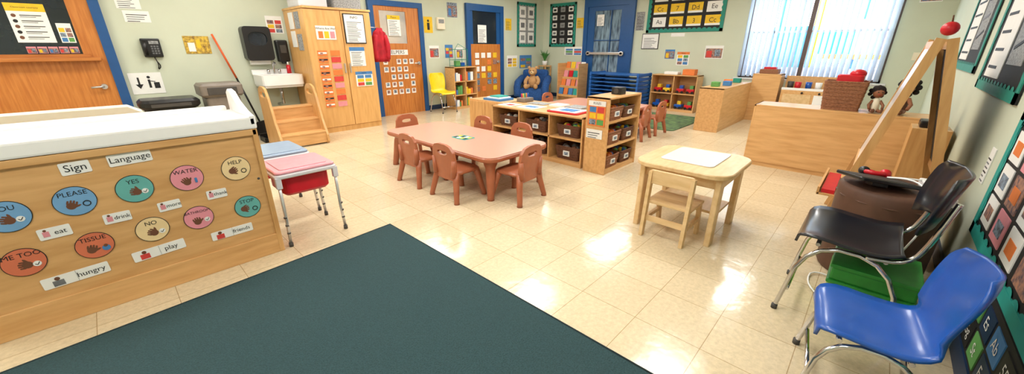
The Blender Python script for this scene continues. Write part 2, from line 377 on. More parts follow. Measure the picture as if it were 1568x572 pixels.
b.T=planeM('-Y',2.42,cy,.35)
for j in range(9):
    for i in range(2): b.box((.02+.2*i,.1*j+.02+.05,.002),(.17+.2*i,.1*j+.1+.05,.006),[OCARD,PCARD,RCARD][(i+j)%3] if i else OCARD)
    b.box((.06,.1*j+.085,.006),(.1,.1*j+.12,.009),SKINP);b.box((.03,.1*j+.1,.006),(.16,.1*j+.125,.008),INK if j%2 else PAPER)
b.done()
csheet('info_frame',2.93,1.42,.32,.42,base=PAPER,title='INFO',frame=INK);csheet('menu_paper',2.95,1.05,.26,.3,head=BCARD);csheet('newsletter',3.0,.72,.3,.24,head=BCARD,title='NEWS',style='photos')
b=B('coupon_sheets');b.T=Matrix(((0,0,-1,cx0),(-1,0,0,7.2),(0,1,0,0),(0,0,0,1)))
for i,(u,v) in enumerate(((.05,1.62),(.3,1.62),(.05,1.35),(.3,1.3))): b.box((u,v,.002),(u+.2,v+.24,.006),[PAPER,LPAPER][i%2])
b.done()
b=B('storage_boxes');b.box((2.33,6.6,1.931),(2.75,7.1,2.16),CLEAR,.02);b.box((2.31,6.58,2.16),(2.77,7.12,2.2),WHITE,.01);b.box((2.85,6.6,1.931),(3.3,7.1,2.1),LPAPER,.01);b.done()
b=B('red_jacket')
G=[]
for i in range(9):
    z=1.66-.07*i;r=[];w=[.03,.1,.12,.12,.12,.13,.14,.15,.14][i]
    for j in range(9):
        q=-1+j*.25;r.append((3.48+w*q+.15,6.72+.02*math.sin(j*2.2+i*.5)-.05*math.cos(q*1.5),z))
    G.append(r)
b.surf(G,.05,REDC);b.sweep([(3.55,6.68,1.55),(3.5,6.66,1.35),(3.51,6.66,1.12)],[.04,.05,.04],REDC,10,smooth=1);b.sweep([(3.72,6.68,1.55),(3.75,6.66,1.35),(3.73,6.66,1.14)],[.04,.05,.04],REDC,10,smooth=1)
b.sweep([(3.385,6.72,1.68),(3.62,6.7,1.67)],.006,ALU,6);b.done()
b=B('door_2')
b.box((3.9,LY-.045,0),(4.9,LY-.005,1.42),OAK);b.box((3.9,LY-.045,1.42),(4.02,LY-.005,2.1),OAK);b.box((4.6,LY-.045,1.42),(4.9,LY-.005,2.1),OAK);b.box((4.02,LY-.045,2.02),(4.6,LY-.005,2.1),OAK)
b.box((4.02,LY-.03,1.42),(4.6,LY-.01,2.02),GLASSL)
b.box((4.9,LY-.07,0),(5.0,LY-.002,2.2),DOORB);b.box((3.8,LY-.07,0),(3.9,LY-.002,2.2),DOORB);b.box((3.9,LY-.07,2.1),(4.9,LY-.002,2.2),DOORB)
b.cyl((4.82,LY-.045,1.03),(4.82,LY-.09,1.03),.035,.03,ALU);b.sweep([(4.82,LY-.09,1.03),(4.75,LY-.1,1.03),(4.7,LY-.095,1.03)],.012,ALU,8);b.done()
sheet('door_poster',planeM('-Y',4.18,LY-.046,1.56),.28,.38,PAPER,'text',YCARD,'Please')
b=B('helper_chart');b.T=planeM('-Y',3.98,LY-.046,0);b.box((.05,1.2,.002),(.6,1.3,.005),PAPER);b.text('HELPERS',.1,(.33,1.25),INK,.007)
for i in range(5):
    for j in range(5):
        if (i+j*3)%7==6: continue
        u=.02+.15*i;v=.42+.15*j;b.box((u,v,.002),(u+.1,v+.1,.005),PAPER);b.box((u+.02,v+.03,.005),(u+.08,v+.09,.007),[SKINP,PHOTOB][(i+j)%2])
b.done()
b=B('pictogram_sign');b.T=wallM('L',5.06,1.64);b.box((0,0,.001),(.22,.32,.005),YCARD);b.box((.03,.03,.005),(.19,.29,.006),YCARD);b.sph((.11,.24,.008),(.025,.025,.002),INK);b.box((.08,.06,.006),(.14,.2,.01),INK);b.done()
b=B('thermostat');b.T=wallM('L',5.38,1.72);b.box((0,0,.003),(.2,.24,.06),CREAM,.01);b.box((.03,.12,.06),(.17,.2,.065),LPAPER);b.done()
sheet('dark_photo_print',wallM('L',5.7,1.98),.28,.3,PHOTOB,'photo')
sheet('flyer',wallM('L',5.15,1.12),.26,.26,PAPER,'photo');sheet('flyer',wallM('L',5.58,1.12),.22,.28,BCARD,'photos');sheet('flyer',wallM('L',5.9,1.1),.2,.24,PAPER,'photo')
b=B('door_3')
b.box((6.2,LY-.07,0),(6.3,LY-.002,2.3),DOORB);b.box((7.3,LY-.07,0),(7.42,LY-.002,2.3),DOORB);b.box((6.3,LY-.07,2.15),(7.3,LY-.002,2.3),DOORB)
b.box((6.3,LY-.045,0),(7.3,LY-.005,1.42),OAK);b.box((6.3,LY-.045,1.42),(6.4,LY-.005,2.15),DOORB);b.box((7.18,LY-.045,1.42),(7.3,LY-.005,2.15),DOORB);b.box((6.4,LY-.03,1.42),(7.18,LY-.01,2.15),GLASSD)
b.cyl((7.2,LY-.045,1.0),(7.2,LY-.1,1.0),.03,.035,ALU);b.done()
sheet('window_note',planeM('-Y',6.55,LY-.046,1.45),.28,.4,PAPER)
b=B('photo_collage');b.T=planeM('-Y',6.42,LY-.046,.3)
for i in range(4):
    for j in range(6):
        if random.random()<.85: b.box((.02+.2*i,.16*j,.002),(.15+.2*i,.16*j+.12,.006),random.choice([SKINP,PHOTOB,OCARD,PAPER,YCARD]))
b.done()
sheet('exit_notice',wallM('L',7.55,1.76),.22,.28,YCARD,'text')
def board(name,M,w,h,border,field,fill):
    b=B(name);b.T=M;b.box((0,0,.002),(w,h,.012),field);bw=.06
    n=int(w/.1);m=int(h/.1)
    for (x0,y0,x1,y1) in((0,0,w,bw),(0,h-bw,w,h),(0,0,bw,h),(w-bw,0,w,h)): b.box((x0,y0,.012),(x1,y1,.018),border)
    for i in range(n):
        for yy in (bw,h-bw):
            P=circ((i+.5)*w/n,yy,.04,12,.025);b.add([(p[0],p[1],.0165) for p in P],[tuple(range(12))],border)
    for i in range(m):
        for xx in (bw,w-bw):
            P=circ(xx,(i+.5)*h/m,.025,12,.04);b.add([(p[0],p[1],.0165) for p in P],[tuple(range(12))],border)
    fill(b,w,h);return b.done()
def fill_cards(cols,rows,cw,ch,mats,second=None):
    def f(b,w,h):
        for i in range(cols):
            for j in range(rows):
                u=.1+(w-.2-cw)*(i/(max(1,cols-1)));v=.1+(h-.2-ch)*(j/(max(1,rows-1)))
                m=mats[(i+j*2)%len(mats)];b.box((u,v,.012),(u+cw,v+ch,.016),m)
                if second: b.box((u+cw*.2,v+ch*.25,.016),(u+cw*.8,v+ch*.7,.018),second[(i+j)%len(second)])
    return f
board('bulletin_board',wallM('L',7.98,1.36),.78,1.1,TEAL,LPAPER,fill_cards(2,3,.24,.27,[PAPER],[LPAPER,GRAYP]))
board('bulletin_board',wallM('B',7.16,1.36),.88,1.1,TEAL,BOARD,fill_cards(3,5,.15,.12,[PAPER,LPAPER],[INK,GRAYP]))
sheet('room_notice',wallM('B',6.26,1.82),.22,.25,YCARD,'text')
sheet('picture_strip',wallM('B',6.62,1.14),.6,.22,PAPER,'photos')
sheet('picture_strip',wallM('L',7.6,.84),.4,.3,PAPER,'photos');sheet('picture_strip',wallM('L',8.1,.8),.5,.34,BCARD,'photos')
b=B('door_4')
b.box((BX-.07,5.88,0),(BX-.002,6.0,2.5),DOORB);b.box((BX-.07,4.6,0),(BX-.002,4.75,2.5),DOORB);b.box((BX-.07,4.75,2.3),(BX-.002,5.88,2.5),DOORB)
b.box((BX-.045,4.75,0),(BX-.005,5.88,.75),DOORB);b.box((BX-.045,4.75,.75),(BX-.005,4.95,2.3),DOORB);b.box((BX-.045,5.68,.75),(BX-.005,5.88,2.3),DOORB);b.box((BX-.045,4.95,2.2),(BX-.005,5.68,2.3),DOORB)
b.box((BX-.03,4.95,.75),(BX-.01,5.68,2.2),mat('door_glass',(132,162,184),.1,rgb2=(40,56,76),scale=6,stretch=(1,3,.6),coat=.5))
b.box((BX-.06,5.2,.75),(BX-.04,5.22,2.2),DOORB)
b.box((BX-.06,4.95,1.5),(BX-.04,5.68,1.52),DOORB)
b.box((BX-.12,4.78,1.17),(BX-.08,5.85,1.23),ALU,.008);b.box((BX-.12,4.8,1.15),(BX-.04,4.88,1.25),ALU,.008);b.box((BX-.12,5.75,1.15),(BX-.04,5.83,1.25),ALU,.008);b.done()
sheet('door_note',Matrix(((0,0,-1,BX-.065),(-1,0,0,5.6),(0,1,0,1.85),(0,0,0,1))),.2,.26,PAPER)
sheet('certificate',wallM('B',4.36,1.32),.38,.31,PAPER,'text',frame=INK)
sheet('calendar_page',wallM('B',4.57,1.72),.2,.4,LPAPER);sheet('blue_flyer',wallM('B',3.78,1.1),.22,.2,BCARD,'photo');sheet('news_poster',wallM('B',3.5,.97),.27,.28,PAPER,'photos',OCARD,'News')
sheet('photo_sheet',wallM('B',2.92,1.12),.36,.26,PAPER,'photo')
def fill_letters(b,w,h):
    for i in range(4):
        for j in range(3):
            u=.14+i*.38;v=.12+j*.26;b.box((u,v,.012),(u+.3,v+.2,.016),YCARD if (i+j)%4 else PAPER);b.text(['Aa','Bb','3','Cc','7','Dd','Ee'][(i+j*3)%7],.13,(u+.15,v+.1),INK,.018);b.box((u,v,.016),(u+.3,v+.04,.018),PAPER)
board('alphabet_board',wallM('B',4.3,1.66),1.65,.9,TEAL,BOARD,fill_letters)
sheet('board_caption',wallM('B',3.7,1.57),.3,.07,PAPER,'none')
# window
b=B('window_1');fr=mat('window_frame_white',(226,228,230),.4);brn=mat('window_frame_brown',(104,84,74),.5)
b.box((BX-.01,WY0-.05,WZ0-.05),(BX+.1,WY1+.05,WZ0),fr);b.box((BX-.03,WY0-.08,WZ0-.03),(BX-.0,WY1+.08,WZ0+.0),fr,.005)
for y0,y1 in((WY0,WY0+.05),(1.15,1.22),(WY1-.05,WY1)): b.box((BX+.03,y0,WZ0),(BX+.12,y1,WZ1),brn)
b.box((BX+.03,WY0,WZ0),(BX+.12,WY1,WZ0+.05),brn);b.box((BX+.03,WY0,WZ1-.05),(BX+.12,WY1,WZ1),brn)
for y in (.58,1.72): b.box((BX+.06,y-.02,WZ0),(BX+.1,y+.02,WZ1),fr)
b.box((BX+.06,WY0,1.6),(BX+.1,WY1,1.64),fr);b.done()
SL=mat('blind_slat_vinyl',(226,234,242),.6,var=.02,trans=.75)
for k,(y0,y1) in enumerate(((.06,1.16),(1.23,2.2))):
    b=B('vertical_blinds');b.box((BX-.085,y0-.03,2.4),(BX-.035,y1+.02,2.45),WHITE)
    y=y0+.03;i=0
    while y<y1:
        a=math.radians(24+9*math.sin(i*1.7));dy=.037*math.cos(a);dx=.037*math.sin(a)
        X=BX-.06
        G=[[(X-dx,y-dy,.8),(X-.006,y,.8),(X+dx,y+dy,.8)],[(X-dx,y-dy,2.4),(X-.006,y,2.4),(X+dx,y+dy,2.4)]]
        b.surf(G,.002,SL);y+=.083;i+=1
    b.done()
simple('ground_outside',[((BX+.2,-12,-.3),(30,16,-.2),mat('playground_ground',(190,196,180),.9,var=.1,scale=2))])
b=B('playground_structure')
for y,m in((-.3,RED),(.5,BCARD),(1.3,YCARD),(2.0,BCARD)):
    b.box((11.5,y,-.2),(11.65,y+.15,3.2),m)
b.box((11.4,-.4,1.1),(12.6,1.2,1.2),OCARD);b.box((11.4,-.4,1.2),(11.45,.6,1.9),PCARD);b.box((11.4,.6,1.2),(11.45,1.3,1.7),TEALB);b.box((11.4,1.4,.9),(11.5,2.2,1.8),BCARD);b.box((11.4,-1,-.1),(11.5,3,.9),mat('fence_lilac',(170,160,200),.7));b.done()
# right wall boards
def fill_art(b,w,h):
    b.box((w*.13,h*.1,.012),(w*.5,h*.9,.016),PAPER);b.box((w*.56,h*.2,.012),(w*.85,h*.8,.016),LPAPER)
    for i in range(6): b.box((w*.17,h*(.16+.12*i),.016),(w*random.uniform(.35,.47),h*(.18+.12*i),.018),INK)
    for i in range(3): b.beam((w*.6,h*(.3+.17*i),.018),(w*.8,h*(.36+.14*i),.018),.02,.002,[INK,GRAYP,INK][i],(0,1,0))
board('wall_display_board',wallM('R',6.6,1.14),1.5,.95,TEAL,BOARD,fill_art)
board('wall_display_board',wallM('R',4.72,1.06),1.4,.95,TEAL,BOARD,fill_art)
board('photo_board',wallM('R',3.05,.42),1.9,.66,TEALB,BOARD,fill_cards(7,3,.19,.14,[PAPER,PCARD,PAPER,SKINP],[SKINP,PHOTOB,OCARD]))
b=B('number_chart');b.T=wallM('R',2.65,.11);b.box((0,0,.002),(1.3,.29,.012),BOARD)
for i in range(7):
    for j in range(2):
        u=.05+i*.17;v=.02+j*.13;b.box((u,v,.012),(u+.14,v+.11,.016),[BCARD,INK,GCARD,NAVY][(i+j)%4]);b.text(['55','Gg','St','Es','Ab'][(i+j)%5],.07,(u+.07,v+.055),PAPER,.018)
b.done()
sheet('small_notice',wallM('R',3.4,.62),.1,.2,PAPER,'text');sheet('class_photo',wallM('B',-.12,2.0),.25,.25,PAPER,'photo')
b=B('light_switch');b.T=wallM('B',-.25,1.15);b.box((0,0,.002),(.08,.12,.01),CREAM,.003);b.box((.03,.04,.01),(.05,.08,.018),CREAM);b.done()

# ---------------------------------------------------------------- carpets
b=B('area_carpet');b.prism([(1.34,.05),(1.32,2.61),(-2.3,2.4),(-2.3,.05)],0.001,.014,CARP,.004)
b.sweep([(1.34,.05,.01),(1.32,2.61,.01),(-2.3,2.4,.01)],.008,mat('carpet_binding',(34,50,54),.9),6);b.done()
b=B('play_rug');b.prism(rr(6.5,2.4,8.2,3.6,.1),0.001,.012,RUG,.003);b.done()

# ---------------------------------------------------------------- sign language cabinet
b=B('sign_language_cabinet');fy=2.81
b.box((-.68,fy,0),(.6,3.22,.87),WOOD,.004);b.box((-.68,fy-.012,0.0),(.6,fy,.14),WOOD,.004)
b.box((.575,fy-.014,.0),(.605,3.23,.87),WOODV,.004);b.box((-.68,fy-.014,.83),(.6,fy,.868),WOOD,.004)
b.box((-.7,fy-.02,.87),(.61,3.26,.945),WHITE,.012)
b.box((-.7,3.22,.9),(.55,3.27,.975),WHITE,.012)
P=[(fy-.02,.9),(fy-.02,.95),(fy+.1,.97),(fy+.25,1.02),(fy+.34,1.075),(3.22,1.085),(3.27,1.06),(3.27,.9)]
b.T=Matrix(((0,0,1,0),(1,0,0,0),(0,1,0,0),(0,0,0,1)));b.prism(P,.575,.61,WHITE,.006);b.T=Matrix()
for x in(-.64,.55): b.sph((x,fy-.016,.55),(.008,.004,.008),DGREY)
b.done()
b=B('cream_screen_panel');b.T=Matrix(((1,0,0,0),(0,0,-1,3.55),(0,1,0,0),(0,0,0,1)))
b.prism([(-1.4,0),(.17,0),(.17,.9),(.14,.96),(.08,1.0),(-1.4,1.0)],0,.05,CREAM,.012);b.box((-.9,0,-.2),(-.85,.03,.2),CREAM);b.done()
discs=[(-.459,.61,'YOU',C_BL),(-.239,.624,'PLEASE',C_BL),(-.017,.63,'YES',C_TE),(.207,.636,'WATER',C_PK),(.448,.639,'HELP',C_CR),
(-.474,.374,'ME TOO',C_OR),(-.236,.372,'TISSUE',C_OR),(-.006,.382,'NO',C_CR),(.204,.384,'BATHROOM',C_PK),(.457,.378,'STOP',C_TE)]
for i,(x,z,t,m) in enumerate(discs):
    b=B('sign_disc');M0=planeM('-Y',x,fy-.001,z);b.T=M0;r=.076 if z>.5 else .072
    b.prism(circ(0,0,r,36),0,.003,INK);b.prism(circ(0,0,r-.003,36),.003,.0045,m)
    b.text(t,.033 if len(t)<7 else .022,(0,r*.52),INK,.0055)
    b.T=M0@Matrix.Translation((-.008,-.01,0))@Matrix.Rotation(math.radians([70,-20,75,30,-60,85,-15,60,10,-70][i]),4,'Z')@Matrix.Scale(.9,4)
    b.prism(circ(-.006,-.016,.02,16),.0045,.0056,C_BR)
    for k in range(4): b.prism(rr(-.027+k*.0115,-.01,-.0185+k*.0115,.02-abs(k-1.5)*.005,.004,2),.0045,.0058,C_BR)
    b.prism([(.008,-.026),(.026,-.012),(.03,-.004),(.024,-.002),(.006,-.012)],.0045,.0057,C_BR)
    b.T=M0@Matrix.Translation((.036,-.02,.0056))
    if i in(1,4,9): b.ring(circ(0,0,.015,20),circ(0,0,.011,20),0,.001,INK)
    elif i in(3,): b.prism(rr(-.006,-.015,.006,.014,.003,2),0,.001,BCARD)
    elif i in(6,): b.prism(circ(0,-.005,.016,16),0,.001,BCARD);b.prism(circ(0,.008,.008,12),.001,.002,C_BR)
    else: b.prism(circ(0,0,.014,18),0,.001,PAPER);b.beam((-.007,0,.0012),(0,-.007,.0012),.003,.001,INK,(0,1,0));b.beam((0,-.007,.0012),(.009,.007,.0012),.003,.001,INK,(0,1,0))
    b.done()
cards=[(-.194,.789,.105,.062,'Sign',.05,0),(.006,.798,.17,.062,'Language',.044,0),(-.344,.488,.11,.058,'eat',.034,1),(-.12,.494,.105,.055,'drink',.03,1),(.095,.497,.1,.055,'more',.03,1),(.32,.505,.1,.055,'thank',.03,1),
(-.338,.235,.24,.06,'hungry',.038,2),(-.008,.248,.23,.06,'play',.038,2),(.344,.238,.22,.055,'friends',.034,2)]
for x,z,w,h,t,sz,k in cards:
    b=B('word_card');b.T=planeM('-Y',x,fy-.0015-(.013 if z>.7 and False else 0),z);b.T=b.T@Matrix.Rotation(math.radians(random.uniform(-1,3)),4,'Z')
    b.prism(rr(-w/2,-h/2,w/2,h/2,.006,3),0,.002,PAPER)
    b.text(t,sz,((0 if k==0 else .018 if k==1 else w*.22),0),INK,.003)
    if k==1: b.box((-.04,-.015,.002),(-.018,.012,.003),PCARD);b.sph((-.03,.018,.003),(.006,.006,.001),C_BR)
    if k==2: b.box((-.085,-.025,.002),(-.045,.005,.003),[GRAYP,RCARD,OCARD][len(t)%3]);b.sph((-.065,.015,.003),(.01,.01,.001),C_BR);b.box((0,-h/2,.002),(.001,h/2,.003),GRAYP)
    b.done()

# ---------------------------------------------------------------- sensory tables
def sensory(lid,tub,y0,y1):
    b=B('sensory_table');x0,x1=.66,1.04
    b.prism(rr(x0-.02,y0-.02,x1+.02,y1+.02,.04),.505,.535,CLEAR,.008);b.prism(rr(x0-.01,y0-.01,x1+.01,y1+.01,.035),.535,.555,lid,.006);b.prism(rr(x0+.03,y0+.03,x1-.03,y1-.03,.03),.555,.56,lid,.002)
    b.prism(rr(x0+.03,y0+.03,x1-.03,y1-.03,.05),.36,.505,tub,.02)
    for x in(x0,x1):
        for y in(y0,y1):
            sx=.012 if x==x1 else -.006;b.sweep([(x,y,.52),(x,y,.2),(x+sx,y,0.02)],.011,ALU,10);b.cyl((x+sx,y,0),(x+sx,y,.03),.015,.015,DGREY,10)
            b.box((x-.018,y-.018,.44),(x+.018,y+.018,.52),CLEAR,.005)
            for z in (.1,.16,.22): b.cyl((x+sx*.6,y,z),(x+sx*.6,y,z+.01),.0125,.0125,DGREY,10)
    return b.done()
sensory(PINK,RED,2.82,3.2);sensory(GLID,RED,3.34,3.8)

# ---------------------------------------------------------------- toddler tables and chairs
def ttable(x0,y0,x1,y1):
    b=B('toddler_table');b.prism(rr(x0,y0,x1,y1,.13,8),.375,.42,CLAY,.012);b.prism(rr(x0+.008,y0+.008,x1-.008,y1-.008,.125,8),.42,.423,CLAYT)
    for sx,x in((-1,x0),(1,x1)):
        for sy,y in((-1,y0),(1,y1)):
            px,py=x-sx*.14,y-sy*.14
            b.sweep([(px,py,.38),(px,py,.33),(px+sx*.02,py+sy*.02,.3),(px+sx*.06,py+sy*.06,.03),(px+sx*.06,py+sy*.06,.001)],[.075,.065,.048,.032,.036],CLAY,14)
    b.box((x0+.15,y0+.15,.35),(x1-.15,y1-.15,.376),CLAY)
    return b.done()
ttable(2.17,2.33,3.05,4.18);ttable(5.35,2.75,6.4,4.3)
b=B('toddler_chair')
b.prism(rr(-.155,-.14,.155,.16,.06),.25,.285,CLAY,.012)
def bend(u,v,w): return (u,-.15-.08*(v-.25)-w+.35*u*u*.8,v)
outl=[(-.13,.2),(.13,.2),(.155,.3),(.16,.4),(.15,.47),(.11,.52),(.05,.535),(-.05,.535),(-.11,.52),(-.15,.47),(-.16,.4),(-.155,.3)]
b.holed(outl,(0,.455),.07,.022,-.014,.014,CLAY,bend,N=72)
for s_ in(-1,1):
    b.sweep([(s_*.12,-.13,.27),(s_*.15,-.15,.2),(s_*.19,-.185,.02),(s_*.19,-.185,.001)],[.034,.03,.024,.027],CLAY,12)
    b.sweep([(s_*.12,.11,.27),(s_*.14,.13,.2),(s_*.17,.17,.02),(s_*.17,.17,.001)],[.034,.03,.024,.027],CLAY,12)
    b.sweep([(s_*.13,-.16,.24),(s_*.148,-.165,.4)],[.03,.018],CLAY,10)
tc=b.done((2.15,3.35,0),-pi/2)
dup(tc,(2.15,2.75,0),-pi/2);dup(tc,(2.49,2.3,0),.08)
for p,r in(((2.62,4.22,0),pi),((3.06,3.56,0),pi/2),((3.06,2.9,0),pi/2),((5.6,2.65,0),.1),((6.15,2.65,0),0),((5.85,4.45,0),pi)): dup(tc,p,r)
b=B('counting_mat');b.prism(rr(2.5,3.07,2.66,3.3,.02),.4235,.426,TEALB)
for i in range(4):
    for j in range(2): b.box((2.52+.065*j,3.09+.052*i,.426),(2.57+.065*j,3.13+.052*i,.4275),[INK,YCARD,PAPER][(i+j)%3])
b.done()
# ---------------------------------------------------------------- activity table + chair
b=B('activity_table');x0,y0,x1,y1=2.67,.575,3.38,1.26
b.prism(rr(x0,y0,x1,y1,.14,8),.505,.54,PALE,.006)
b.prism(rr(2.85,.73,3.32,1.12,.04),.54,.548,WBRD,.003)
for x in(x0+.05,x1-.15):
    for y,sy in((y0+.07,-1),(y1-.07,1)):
        b.T=Matrix(((1,0,0,0),(0,0,1,0),(0,1,0,0),(0,0,0,1)))
        b.prism([(x-.01,0.001),(x+.075,0.001),(x+.1,.505),(x+.01,.505)],y-.02,y+.02,PALE,.005);b.T=Matrix()
for x in (x0+.1,x1-.1): b.box((x-.012,y0+.09,.42),(x+.012,y1-.09,.5),PALE)
for y in (y0+.07,y1-.07): b.box((x0+.16,y-.012,.42),(x1-.15,y+.012,.5),PALE)
b.box((x0+.3,y0+.1,.15),(x1-.1,y1-.1,.17),PALE);b.done()
b=B('wooden_toddler_chair')
for s_ in(-1,1):
    b.beam((s_*.15,-.17,0),(s_*.15,-.12,.5),.025,.045,PALE);b.beam((s_*.15,.14,0),(s_*.15,.1,.27),.025,.045,PALE)
    b.box((s_*.15-.012,-.12,.12),(s_*.15+.012,.12,.15),PALE)
b.box((-.165,-.13,.255),(.165,.15,.275),PALE,.004)
b.T=Matrix(((1,0,0,0),(0,0,1,-.125),(0,1,0,0),(0,0,0,1)));b.prism(rr(-.165,.41,.165,.515,.03),-.01,.01,PALE,.004);b.T=Matrix()
b.box((-.15,-.15,.12),(.15,-.13,.16),PALE);b.done((2.6+.14,.92,0),-pi/2)

# ---------------------------------------------------------------- shelves
def shelf(name,L,D,H,levels,divs,loc,rz,mat_=WOOD,plinth=.05,backed=True):
    b=B(name);t=.02
    b.box((0,0,0.0),(t,D,H),mat_,.003);b.box((L-t,0,0),(L,D,H),mat_,.003);b.box((0,0,H-t),(L,D,H),mat_,.003);b.box((t,.01,0),(L-t,D-.01,plinth),mat_)
    if backed: b.box((t,D-.012,plinth),(L-t,D,H-t),mat_)
    for z in levels: b.box((t,.01,z),(L-t,D-.012,z+t),mat_)
    for x in divs: b.box((x-t/2,.01,plinth),(x+t/2,D-.012,H-t),mat_)
    return b.done(loc,rz)
shelf('tall_storage_shelf',.73,.28,.85,[.3,.57],[],(3.62,2.02,0),0)
shelf('low_storage_shelf',1.5,.37,.6,[.31],[.5,1.0],(3.65,3.85,0),-pi/2)
shelf('storage_shelf_unit',1.5,.37,.6,[.3],[.75],(4.42,2.34,0),pi/2)
b=B('low_cupboard');b.box((3.9,3.88,0),(4.4,4.62,.6),WOOD,.004);b.box((3.885,3.9,.06),(3.9,4.245,.58),WOODV,.003);b.box((3.885,4.255,.06),(3.9,4.6,.58),WOODV,.003);b.done()
def basket(w,d,h,loc,rz=0,m=BASK,fill=None,name='storage_basket',label=True):
    b=B(name);tp=.85
    lo=rr(-w/2*tp,-d/2*tp,w/2*tp,d/2*tp,.02,3);hi=rr(-w/2,-d/2,w/2,d/2,.025,3);n=len(lo)
    vs=[(p[0],p[1],0) for p in lo]+[(p[0],p[1],h) for p in hi]+[(p[0]*.93,p[1]*.93,h) for p in hi]+[(p[0]*.93,p[1]*.93,.02) for p in lo]
    fs=[tuple(reversed(range(n))),tuple(range(3*n,4*n))]
    for r in range(3):
        for k in range(n): fs.append((r*n+k,r*n+(k+1)%n,(r+1)*n+(k+1)%n,(r+1)*n+k))
    b.add(vs,fs,m)
    b.sweep([(p[0]*.97,p[1]*.97,h) for p in hi],.008,m,6,closed=True)
    nr=max(3,int(h/.035))
    for q in range(1,nr):
        z=q/nr;k_=tp+(1-tp)*z;b.sweep([(p[0]*k_*1.005,p[1]*k_*1.005,h*z) for p in hi],.0035,m,5,closed=True)
    if fill:
        random.seed(int(loc[0]*100+loc[1]*37))
        for k in range(9): b.sph((random.uniform(-w*.3,w*.3),random.uniform(-d*.3,d*.3),h*.9),(.038,.035,.032),random.choice(fill),8)
    if label: b.box((-.045,-d/2*.97-.006,h*.3),(.045,-d/2*.9,h*.7),PAPER);b.box((-.03,-d/2*.97-.007,h*.38),(.03,-d/2*.9,h*.62),PHOTOB)
    return b.done(loc,rz)
fm=[RED,YCARD,GCARD,OCARD,BLUE]
for y in(2.6,3.1,3.6):
    basket(.34,.28,.14,(3.84,y,.331),-pi/2,fill=fm if y<2.8 else [PAPER,GRAYP,BASKL]);basket(.36,.28,.16,(3.84,y,.051),-pi/2,BASK,fill=[GRAYP,BASK])
for z in(.051,.321,.591): basket(.3,.22,.14,(3.84,2.15,z),0,BASKL,fm);
for z in(.051,.321): basket(.28,.22,.14,(4.16,2.15,z),0,BASK,fm)
basket(.26,.2,.12,(4.15,2.15,.591),0,BASK,[GCARD,BCARD])
sheet('rules_poster',Matrix(((0,0,-1,3.619),(-1,0,0,2.27),(0,1,0,.54),(0,0,0,1))),.21,.27,OCARD,'photos',PAPER,'RULES')
sheet('shelf_label',Matrix(((0,0,-1,3.619),(-1,0,0,2.28),(0,1,0,.4),(0,0,0,1))),.2,.1,PAPER,'text')
b=B('red_tray');b.prism(rr(3.72,2.5,4.06,2.95,.03),.601,.62,RED,.005);b.prism(rr(3.75,2.53,4.03,2.92,.02),.62,.624,PAPER);b.box((3.8,2.6,.624),(3.95,2.8,.63),BCARD);b.done()
b=B('papers_and_books');b.box((3.72,3.15,.601),(4.0,3.45,.61),PAPER);b.box((3.8,3.2,.61),(3.9,3.4,.612),BCARD);b.box((4.1,3.3,.601),(4.3,3.6,.608),LPAPER)
b.box((3.72,3.55,.601),(3.95,3.8,.607),PAPER);b.box((3.76,3.58,.607),(3.86,3.7,.609),RCARD);b.box((4.1,2.7,.601),(4.35,2.95,.62),LPAPER);b.box((4.1,3.0,.601),(4.3,3.2,.625),PAPER);b.done()
b=B('book_stack');b.box((3.95,4.0,.601),(4.25,4.35,.63),BCARD);b.box((3.98,4.03,.63),(4.22,4.3,.65),PAPER);b.box((4.0,4.06,.65),(4.2,4.26,.665),TEALB);b.done()
b=B('toy_caddy');b.box((4.12,3.66,.601),(4.32,3.82,.66),GREYB,.01);
for i in range(5): b.cyl((4.15+.035*i,3.74,.64),(4.155+.035*i,3.75,.72),.008,.008,fm[i],8)
b.done()
b=B('black_speaker');b.box((3.95,2.08,.851),(4.07,2.2,.93),BLACK,.008);b.cyl((3.95,2.14,.89),(3.945,2.14,.89),.03,.03,DGREY);b.done()

